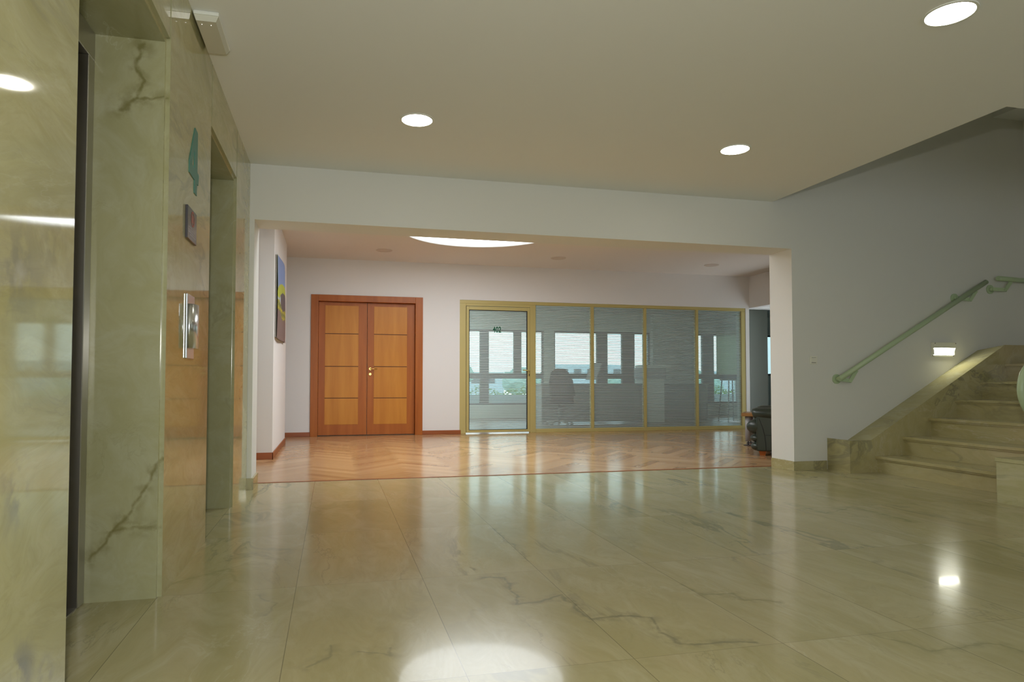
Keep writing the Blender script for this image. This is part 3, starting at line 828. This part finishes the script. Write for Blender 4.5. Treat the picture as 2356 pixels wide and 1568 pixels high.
leaf(-0.243, 0.572, -0.135, 0.425, 'door_leaf')
rl = leaf(0.578, 1.396, 0.690, 1.262, 'door_leaf')
bm = bmesh.new()
hx = 0.628
add_tube(bm, [(hx, LY0 + 0.004, 1.146), (hx, LY0 - 0.006, 1.146)], 0.021, 20)
add_tube(bm, [(hx, LY0, 1.146), (hx, LY0 - 0.05, 1.146), (hx + 0.02, LY0 - 0.055, 1.146), (hx + 0.115, LY0 - 0.055, 1.144)], 0.0085, 12)
link_mesh('lever_handle', bm, M['brass'], rl)
bm = bmesh.new(); add_tube(bm, [(hx, LY0 + 0.004, 1.055), (hx, LY0 - 0.006, 1.055)], 0.021, 20)
kh = link_mesh('key_escutcheon', bm, M['brass'], rl)

# ---- glazed aluminium partition with office door 402
t = thing('glass_partition', 'gold-beige aluminium partition with striped frosted glass panels', 'partition', (5.0, YB, 0))
ay0, ay1 = YB + 0.01, YB + 0.09
bm = boxes((PX0, 2.305, ay0, ay1, 0, 2.325), (3.495, 3.605, ay0, ay1, 0, 2.325), (7.86, PX1, ay0, ay1, 0, 2.325),
           (PX0, PX1, ay0, ay1, 2.325, 2.384), (2.305, 3.495, ay0, ay1, 2.282, 2.325), (3.605, 7.86, ay0, ay1, 0, 0.068), bevel=0.003, seg=1)
link_mesh('frame', bm, M['alu'], t)
glz = [(3.605, 4.685), (4.745, 5.760), (5.815, 6.860), (6.915, 7.860)]
for a, b in zip(glz, glz[1:]):
    link_mesh('mullion', boxes((a[1], b[0], ay0 + 0.002, ay1, 0.068, 2.325), bevel=0.003, seg=1), M['alu'], t)
for a, b in glz:
    bm = bmesh.new(); add_box(bm, a - 0.005, b + 0.005, ay0 + 0.030, ay0 + 0.038, 0.06, 2.330)
    for f in bm.faces:
        f.normal_update(); f.material_index = 1 if f.calc_center_median().y < ay0 + 0.031 else 0
    link_mesh('glass_panel', bm, [M['glass'], M['film']], t)

t = thing('office_door', 'glazed office door with green room number 402', 'door', (2.9, YB, 0))
ly0, ly1 = YB + 0.004, YB + 0.06
bm = boxes((2.312, 2.362, ly0, ly1, 0.022, 2.275), (3.440, 3.492, ly0, ly1, 0.022, 2.275), (2.362, 3.440, ly0, ly1, 0.022, 0.068), (2.362, 3.440, ly0, ly1, 2.210, 2.275), bevel=0.003, seg=1)
link_mesh('frame', bm, M['alu'], t)
bm = boxes((2.357, 2.367, ly0 - 0.001, ly1, 0.066, 2.212), (3.435, 3.444, ly0 - 0.001, ly1, 0.066, 2.212), (2.36, 3.44, ly0 - 0.001, ly1, 2.204, 2.212), (2.36, 3.44, ly0 - 0.001, ly1, 0.066, 0.072))
link_mesh('gasket', bm, M['black'], t)
bm = bmesh.new(); add_box(bm, 2.36, 3.444, ly0 + 0.026, ly0 + 0.034, 0.068, 2.21)
for f in bm.faces: f.material_index = 1 if f.calc_center_median().y < ly0 + 0.027 else 0
link_mesh('glass_panel', bm, [M['glass'], M['film']], t)
bm = bmesh.new()
add_box(bm, 3.452, 3.486, ly0 - 0.008, ly0, 1.03, 1.175, bevel=0.003, seg=1)
add_tube(bm, [(3.469, ly0, 1.125), (3.469, ly0 - 0.05, 1.125), (3.45, ly0 - 0.055, 1.128), (3.345, ly0 - 0.055, 1.135)], 0.011, 12)
link_mesh('lever_handle', bm, M['alu'], t)
bm = bmesh.new(); add_tube(bm, [(3.475, ly0 - 0.002, 1.055), (3.475, ly0 - 0.012, 1.055)], 0.009, 12); add_box(bm, 3.471, 3.479, ly0 - 0.012, ly0 - 0.001, 1.025, 1.055)
link_mesh('keyhole', bm, M['sign'], t)
cu = bpy.data.curves.new('room_number', 'FONT'); cu.body = '402'; cu.size = 0.155; cu.extrude = 0.001; cu.offset = 0.004; cu.space_character = 1.08
fo = bpy.data.objects.new('tmp', cu); COL.objects.link(fo)
bpy.context.view_layer.update()
me = bpy.data.meshes.new_from_object(fo.evaluated_get(bpy.context.evaluated_depsgraph_get()))
bpy.data.objects.remove(fo)
xs = [v.co.x for v in me.vertices]; ys = [v.co.y for v in me.vertices]
sx_ = 0.155 / (max(xs) - min(xs)); sy_ = 0.108 / (max(ys) - min(ys))
for v in me.vertices:
    x, y, z = v.co
    v.co = (2.800 + (x - min(xs)) * sx_, ly0 + 0.022 - z, 1.814 + (y - min(ys)) * sy_)
me.materials.append(M['green_text'])
fo = bpy.data.objects.new('room_number', me); COL.objects.link(fo); fo.parent = t; fo.matrix_parent_inverse = Matrix.Translation(t.location).inverted()

# ---- painting on the left wall of the lounge
t = thing('painting', 'unframed landscape painting with blue sky and yellow-green tree on the lounge wall', 'painting', (-0.70, 9.05, 1.46))
bm = bmesh.new()
ny, nz = 46, 60
pyA, pyB, pzA, pzB = 8.42, 9.80, 1.465, 2.50
mats = [simple('paint_sky', (0.20, 0.28, 0.52), 0.6, var=0.12), simple('paint_tree', (0.42, 0.46, 0.05), 0.6, var=0.2), simple('paint_dark', (0.10, 0.085, 0.095), 0.6, var=0.2),
        simple('paint_white', (0.42, 0.50, 0.58), 0.6, var=0.2), simple('paint_yellow', (0.42, 0.36, 0.04), 0.6, var=0.4, vscale=20), simple('paint_ground', (0.20, 0.135, 0.125), 0.6, var=0.15),
        simple('canvas_edge', (0.30, 0.28, 0.25), 0.8), simple('paint_leaf', (0.10, 0.14, 0.05), 0.6)]
def pcol(u, v):
    edge = 0.40 + 0.03 * math.sin(u * 9) - 0.08 * u
    if v < edge - 0.06: return 5
    if v < edge + 0.06: return 4 if (math.sin(u * 60) + math.sin(v * 70)) > -0.2 else 7
    d = math.hypot((u - 0.55) / 0.62, (v - 0.42) / 0.30)
    d2 = math.hypot((u - 0.62) / 0.48, (v - 0.40) / 0.22)
    if d2 < 1: return 2 if u > 0.28 + 0.2 * (0.6 - v) else 3
    if d < 1: return 1 if v > 0.5 else 3
    if u < 0.05: return 7
    return 0
def bow(u, v): return -0.672 + 0.018 * math.sin(math.pi * u) + 0.006 * math.sin(u * 7 + v * 4)
vv = [[bm.verts.new((bow(i / ny, j / nz), pyA + (pyB - pyA) * i / ny, pzA + (pzB - pzA) * j / nz - 0.012 * math.sin(i / ny * 6.0) * (1 - j / nz))) for j in range(nz + 1)] for i in range(ny + 1)]
for i in range(ny):
    for j in range(nz):
        f = bm.faces.new((vv[i][j], vv[i + 1][j], vv[i + 1][j + 1], vv[i][j + 1])); f.material_index = pcol((i + 0.5) / ny, (j + 0.5) / nz); f.smooth = True
link_mesh('canvas', bm, mats, t)
link_mesh('stretcher', boxes((-0.698, -0.682, pyA + 0.004, pyB - 0.004, pzA + 0.012, pzB - 0.01)), mats[6], t)

# ---- light switch
t = thing('light_switch', 'small ivory light switch on the stair wall beside the opening', 'light switch', (4.997, YF, 1.12))
link_mesh('plate', boxes((4.955, 5.042, YF - 0.009, YF, 1.122, 1.212), bevel=0.003, seg=2), M['switch'], t)
link_mesh('rocker', boxes((4.969, 5.028, YF - 0.017, YF - 0.008, 1.142, 1.192), bevel=0.002, seg=1), M['switch'], t)
for za, zb in ((1.1375, 1.142), (1.192, 1.1945)): link_mesh('rocker_gap', boxes((4.972, 5.026, YF - 0.0105, YF - 0.0085, za, zb)), M['sign'], t)

# ---- step lamp
t = thing('step_lamp', 'lit rectangular step lamp on the stair wall above the sloping ledge', 'wall light', (6.69, YF, 1.22))
lx0, lx1, lz0, lz1, lyf = 6.54, 6.845, 1.222, 1.380, YF - 0.045
bm = boxes((lx0, lx1, lyf, YF, 1.316, lz1), (lx0, lx1, YF - 0.014, YF, lz0, 1.240), (lx0, lx0 + 0.022, YF - 0.030, YF, 1.24, 1.316), (lx1 - 0.012, lx1, YF - 0.030, YF, 1.24, 1.316), bevel=0.003, seg=1)
link_mesh('housing', bm, M['switch'], t)
bm = bmesh.new(); add_poly_prism(bm, [(lyf + 0.004, 1.317), (YF - 0.011, 1.239), (YF - 0.004, 1.239), (YF - 0.004, 1.317)], 'x', lx0 + 0.02, lx1 - 0.01)
link_mesh('lens', bm, M['steplamp'], t)
for x in (lx0 + 0.012, lx1 - 0.008):
    for z in (lz0 + 0.008, lz1 - 0.012):
        yy = lyf if z > 1.3 else YF - 0.014
        bm = bmesh.new(); add_tube(bm, [(x, yy + 0.001, z), (x, yy - 0.002, z)], 0.005, 10)
        link_mesh('screw', bm, M['sign'], t)

# ---- staircase
t = thing('staircase', 'yellow-brown marble stairs rising to the right beside the white wall', 'stairs', (6.2, 5.0, 0))
NX0, TD, RZ0, RZ = 5.462, 0.344, 0.172, 0.192
LYO = 5.72            # outer face of the ledge by the wall
PYF = 4.105           # far face of the near pedestal
for k in range(1, 8):
    z = RZ0 + RZ * (k - 1); xn = NX0 + TD * (k - 1)
    zb = 0.0 if k == 1 else z - RZ
    st = link_mesh('step', boxes((xn + 0.03, 7.94, 3.76, LYO, zb, z - 0.028)), M['stair'], t)
    bm = boxes((xn, xn + TD + 0.04 if k < 7 else 7.94, 3.76, LYO, z - 0.028, z), bevel=0.003, seg=1)
    add_box(bm, xn + 0.012, xn + 0.03, 3.76, LYO, z - 0.040, z - 0.028)
    link_mesh('tread', bm, M['stair'], st)
# ledge along the wall: plinth block, sloping run, level run
bm = bmesh.new()
zo = lambda x: 0.334 + 0.568 * (x - 5.418)
def ledge_pts(dz): return [(5.158, 0.0), (5.158, 0.336 - dz), (5.418, 0.334 - dz), (7.196, 1.344 - dz), (7.94, 1.344 - dz), (7.94, 0.0)]
A = [bm.verts.new((x, LYO, z)) for x, z in ledge_pts(0)]; B = [bm.verts.new((x, YF - 0.001, z)) for x, z in ledge_pts(0)]
for i in (1, 2, 3, 4): B[i].co.z -= 0.045
B[1].co.z += 0.045; B[2].co.z += 0.02
for fs in (A, B[::-1]): bm.faces.new(fs)
for i in range(6):
    f = bm.faces.new((A[i], B[i], B[(i + 1) % 6], A[(i + 1) % 6]))
    f.material_index = 1 if i in (2, 3) else 0
link_mesh('wall_ledge', bm, [M['stair'], M['ledge']], t)
# near pedestal and its sloping ledge
bm = bmesh.new()
add_poly_prism(bm, [(5.05, 0), (5.05, 0.318), (5.50, 0.318), (5.50, 0)], 'y', 3.60, PYF)
add_box(bm, 5.042, 5.51, 3.592, PYF + 0.008, 0.318, 0.347, bevel=0.003, seg=1)
add_poly_prism(bm, [(5.50, 0), (5.50, 0.34), (7.3, 1.36), (7.94, 1.36), (7.94, 0)], 'y', 3.60, 3.75)
link_mesh('pedestal', bm, M['marble'], t)

# ---- handrails
def bracket(bm, disc, mid, end):
    x, y, z = disc
    add_tube(bm, [(x, YF, z), (x, YF - 0.010, z)], 0.052, 24)
    add_tube(bm, [(x, YF - 0.004, z), (x, YF - 0.035, z)], 0.020, 16)
    # flat bent strap from the disc out under the rail
    P0, P1, P2 = Vector((x, YF - 0.036, z)), Vector(mid), Vector(end)
    wv = Vector((0, 0, 0.02))
    def strap(a, b, wa, th):
        d = (b - a).normalized(); s = d.cross(wa).normalized() * th
        q = [a + wa, a - wa, b - wa, b + wa]
        va = [bm.verts.new(v + s) for v in q]; vb = [bm.verts.new(v - s) for v in q]
        bm.faces.new(va); bm.faces.new(vb[::-1])
        for i in range(4): bm.faces.new((va[i], vb[i], vb[(i + 1) % 4], va[(i + 1) % 4]))
    strap(P0, P1, wv, 0.006)
    strap(P1 - (P2 - P1).normalized() * 0.012, P2, Vector((0.018, 0, -0.010)), 0.006)


RA, RB = Vector((5.259, 5.965, 0.963)), Vector((7.256, 5.965, 2.079))
t = thing('handrail', 'sloping pale green tubular handrail on the white stair wall', 'handrail', (6.2, YF, 0.96))
bm = bmesh.new(); add_tube(bm, [RA, RA.lerp(RB, 0.5), RB], 0.027, 24); link_mesh('rail', bm, M['green_rail'], t)
for d, m_, e in (((5.285, YF, 0.966), (5.400, 5.968, 0.947), (5.480, 5.965, 1.062)), ((6.879, YF, 1.888), (7.030, 5.968, 1.868), (7.110, 5.965, 1.972))):
    bm = bmesh.new(); bracket(bm, d, m_, e); link_mesh('bracket', bm, M['green_rail'], t)
t = thing('handrail', 'short level pale green handrail at the top of the stair wall', 'handrail', (7.6, YF, 2.1))
bm = bmesh.new(); add_tube(bm, [(7.426, 5.965, 2.125), (7.93, 5.965, 2.110)], 0.027, 24); link_mesh('rail', bm, M['green_rail'], t)
bm = bmesh.new(); bracket(bm, (7.392, YF, 2.005), (7.535, 5.968, 1.996), (7.615, 5.965, 2.092)); link_mesh('bracket', bm, M['green_rail'], t)
# near handrail on the pedestal: looped end at the right edge of the photograph
t = thing('handrail', 'pale green handrail with a round looped end over the marble pedestal at right edge', 'handrail', (5.3, 3.85, 0.347))
bm = bmesh.new()
cx_, cz_, rr = 5.222, 0.884, 0.235
pts = [(7.2, 3.85, 0.884 + 0.235 + 0.568 * (7.2 - 5.30))]
pts += [(5.34, 3.85, cz_ + rr + 0.02)]
pts += [(cx_ - rr * math.sin(math.pi * k / 24), 3.85, cz_ + rr * math.cos(math.pi * k / 24)) for k in range(0, 25)]
pts += [(5.34, 3.85, cz_ - rr + 0.02), (7.2, 3.85, 0.884 - 0.235 + 0.568 * (7.2 - 5.30))]
add_tube(bm, pts, 0.027, 20)
link_mesh('rail', bm, M['green_rail'], t)
bm = bmesh.new(); add_tube(bm, [(5.40, 3.85, 0.348), (5.40, 3.85, 1.16)], 0.022, 16); add_tube(bm, [(5.40, 3.85, 0.348), (5.40, 3.85, 0.358)], 0.05, 20)
link_mesh('post', bm, M['green_rail'], t)

# ---- leather armchair behind the pillar, facing left and away, its near side turned to the viewer
t = thing('armchair', 'dark green leather armchair half hidden behind the white pillar', 'armchair', (0, 0, 0))
AW = 1.0
def rbox(x0, x1, y0, y1, z0, z1, b=0.03, seg=4):
    return boxes((x0, x1, y0, y1, z0, z1), bevel=b, seg=seg)
for ya, yb in ((0.0, 0.18), (AW - 0.18, AW)):
    s = link_mesh('side_panel', rbox(0.0, 0.86, ya, yb, 0.055, 0.50, 0.02), M['leather'], t)
    bm = bmesh.new()
    ysd = ya - 0.001 if ya < 0.5 else yb + 0.001
    add_tube(bm, [(0.035, ysd, 0.47), (0.075, ysd, 0.36), (0.10, ysd, 0.25), (0.112, ysd, 0.12), (0.114, ysd, 0.065)], 0.0035, 6)
    link_mesh('front_seam', bm, M['black'], s)
    bm = bmesh.new()
    add_tube(bm, [(0.105, ysd, 0.262), (0.45, ysd, 0.248), (0.84, ysd, 0.24)], 0.002, 6)
    link_mesh('side_seam', bm, M['black'], s)
    bm = bmesh.new()
    yc = (ya + yb) / 2
    add_tube(bm, [(-0.050, yc, 0.525), (-0.040, yc, 0.528), (0.0, yc, 0.530), (0.15, yc, 0.526), (0.80, yc, 0.515), (0.88, yc, 0.505)], 0.08, 24, radii=[0.040, 0.060, 0.074, 0.082, 0.084, 0.06])
    for v in bm.verts: v.co.y = yc + (v.co.y - yc) * 1.4
    link_mesh('armrest', bm, M['leather'], t)
    for zc, rz, rx in ((0.36, 0.098, 0.135), (0.215, 0.052, 0.092), (0.112, 0.058, 0.084)):
        bm = bmesh.new()
        bmesh.ops.create_uvsphere(bm, u_segments=28, v_segments=18, radius=1.0, matrix=Matrix.Translation((0.012, yc, zc)) @ Matrix.Diagonal((rx, (yb - ya) * 0.5, rz, 1)))
        for f in bm.faces: f.smooth = True
        link_mesh('arm_front_roll', bm, M['leather'], t)
link_mesh('seat_base', rbox(0.03, 0.85, 0.18, AW - 0.18, 0.06, 0.28, 0.03), M['leather'], t)
link_mesh('seat_cushion', rbox(-0.04, 0.64, 0.185, AW - 0.185, 0.28, 0.44, 0.06, 5), M['leather'], t)
link_mesh('backrest', rbox(0.62, 0.90, 0.17, AW - 0.17, 0.28, 0.84, 0.08, 5), M['leather'], t)
for x in (0.07, 0.78):
    for y in (0.07, AW - 0.07):
        bm = bmesh.new()
        bmesh.ops.create_cone(bm, cap_ends=True, segments=4, radius1=0.045, radius2=0.062, depth=0.057, matrix=Matrix.Translation((x, y, 0.0295)) @ Matrix.Rotation(R(45), 4, 'Z'))
        link_mesh('foot', bm, M['foot'], t)
t.location = (5.235, 7.36, 0.0); t.rotation_euler = (0, 0, R(-40))

# ---- side table beside the armchair
t = thing('side_table', 'low table with wooden top on grey tubular legs behind the armchair', 'table', (0, 0, 0))
link_mesh('table_top', boxes((0.0, 0.75, 0.0, 0.55, 0.428, 0.476), bevel=0.004, seg=1), M['table_wood'], t)
for x, y in ((0.085, 0.075), (0.665, 0.075), (0.085, 0.475), (0.665, 0.475)):
    bm = bmesh.new(); add_tube(bm, [(x, y, 0.062), (x, y, 0.43)], 0.040, 28); lg = link_mesh('leg', bm, M['grey_plastic'], t)
    bm = bmesh.new(); add_tube(bm, [(x, y, 0.012), (x, y, 0.065)], 0.010, 12); add_tube(bm, [(x, y, 0.0), (x, y, 0.007), (x, y, 0.018)], 0.06, 20, radii=[0.066, 0.066, 0.02])
    link_mesh('glide', bm, M['sign'], lg)
t.location = (5.815, 8.52, 0.0); t.rotation_euler = (0, 0, R(-40))

# ---- office furniture seen through the stripes
def office_desk(x0, x1, y0, y1, label):
    t = thing('desk', label, 'desk', ((x0 + x1) / 2, (y0 + y1) / 2, 0))
    link_mesh('desktop', boxes((x0, x1, y0, y1, 0.84, 0.875), bevel=0.003, seg=1), M['desk'], t)
    link_mesh('front_panel', boxes((x0 + 0.03, x1 - 0.03, y0 + 0.05, y0 + 0.075, 0.06, 0.84)), M['desk'], t)
    for x in (x0 + 0.02, x1 - 0.06): link_mesh('leg', boxes((x, x + 0.04, y0 + 0.03, y1 - 0.03, 0.0, 0.84)), M['desk'], t)
office_desk(4.36, 6.75, 13.5, 14.3, 'grey desk behind the glass partition, below the big window')
office_desk(7.5, 8.7, 14.0, 14.7, 'grey desk behind the glass, beside the white cabinet')
t = thing('office_chair', 'dark office chair with curved back behind the glass partition', 'chair', (4.85, 13.0, 0))
bm = bmesh.new()
n = 14
for k in range(n + 1):
    pass
prof = [(4.42, 0.62), (4.40, 0.9), (4.44, 1.12), (4.55, 1.205), (4.72, 1.20), (4.82, 1.10), (4.90, 0.95), (4.96, 0.62)]
add_poly_prism(bm, prof, 'y', 13.02, 13.10)
link_mesh('backrest', bm, M['black'], t)
link_mesh('seat', boxes((4.42, 4.96, 13.1, 13.44, 0.44, 0.54), bevel=0.03, seg=3), M['black'], t)
bm = bmesh.new(); add_tube(bm, [(4.69, 13.27, 0.08), (4.69, 13.27, 0.45)], 0.03, 12); link_mesh('column', bm, M['desk'], t)
for k in range(5):
    a = 2 * math.pi * k / 5
    bm = bmesh.new(); add_tube(bm, [(4.69, 13.27, 0.10), (4.69 + 0.28 * math.cos(a), 13.27 + 0.28 * math.sin(a), 0.07)], 0.02, 8)
    add_tube(bm, [(4.69 + 0.28 * math.cos(a), 13.25 + 0.28 * math.sin(a), 0.03), (4.69 + 0.28 * math.cos(a), 13.29 + 0.28 * math.sin(a), 0.03)], 0.03, 12)
    link_mesh('leg', bm, M['desk'], t)
link_mesh('arm_strut', boxes((4.45, 4.93, 13.06, 13.12, 0.5, 0.64)), M['black'], t)
t = thing('computer_monitor', 'tilted flat monitor on the grey desk behind the glass', 'monitor', (5.75, 13.9, 0.875))
bm = bmesh.new()
A = [(5.58, 13.98, 0.97), (5.72, 13.72, 0.97), (5.86, 13.72, 1.34), (5.72, 13.98, 1.34)]
q = [Vector(v) for v in A]; nn = (q[1] - q[0]).cross(q[3] - q[0]).normalized() * 0.02
va = [bm.verts.new(v) for v in q]; vb = [bm.verts.new(v + nn) for v in q]
bm.faces.new(va); bm.faces.new(vb[::-1])
for i in range(4): bm.faces.new((va[i], vb[i], vb[(i + 1) % 4], va[(i + 1) % 4]))
link_mesh('screen', bm, M['grey_plastic'], t)
bm = bmesh.new(); add_tube(bm, [(5.70, 13.86, 0.88), (5.72, 13.86, 1.1)], 0.018, 10); add_box(bm, 5.6, 5.82, 13.78, 13.94, 0.876, 0.888); link_mesh('stand', bm, M['grey_plastic'], t)
t = thing('cabinet', 'white cabinet behind the glass partition, under a printer', 'cabinet', (7.1, 13.7, 0))
link_mesh('body', boxes((6.84, 7.32, 13.6, 14.1, 0.0, 0.98), bevel=0.004, seg=1), M['white_plastic'], t)
for z0, z1 in ((0.05, 0.34), (0.36, 0.64), (0.66, 0.94)): link_mesh('drawer', boxes((6.86, 7.30, 13.585, 13.6, z0, z1), bevel=0.003, seg=1), M['white_plastic'], t)
t = thing('printer', 'grey office printer standing on the white cabinet', 'printer', (7.1, 13.8, 0.98))
link_mesh('body', boxes((6.80, 7.36, 13.58, 14.08, 0.982, 1.24), bevel=0.02, seg=3), M['grey_plastic'], t)
link_mesh('lid', boxes((6.82, 7.50, 13.6, 14.06, 1.241, 1.30), bevel=0.01, seg=2), M['white_plastic'], t)
t = thing('roller_blind', 'pale green roller blind pulled halfway down the last office window', 'blind', (10.5, YW - 0.03, 1.1))
link_mesh('fabric', boxes((10.14, 10.88, YW - 0.06, YW - 0.052, 1.13, 2.30)), M['blind'], t)
bm = bmesh.new(); add_tube(bm, [(10.1, YW - 0.045, 2.33), (10.92, YW - 0.045, 2.33)], 0.035, 16)
link_mesh('roller', bm, M['white_plastic'], t)
bm = bmesh.new(); add_tube(bm, [(10.14, YW - 0.056, 1.12), (10.88, YW - 0.056, 1.12)], 0.014, 10)
link_mesh('bottom_bar', bm, M['white_plastic'], t)
t = thing('stool', 'tall thin-legged stool in front of the last office window', 'stool', (9.08, 13.7, 0))
link_mesh('seat', boxes((8.9, 9.26, 13.52, 13.88, 0.96, 1.0), bevel=0.01, seg=2), M['grey_plastic'], t)
for sx_ in (-1, 1):
    for sy_ in (-1, 1):
        bm = bmesh.new(); add_tube(bm, [(9.08 + 0.14 * sx_, 13.7 + 0.14 * sy_, 0.96), (9.08 + 0.2 * sx_, 13.7 + 0.2 * sy_, 0.0)], 0.014, 8); link_mesh('leg', bm, M['grey_plastic'], t)
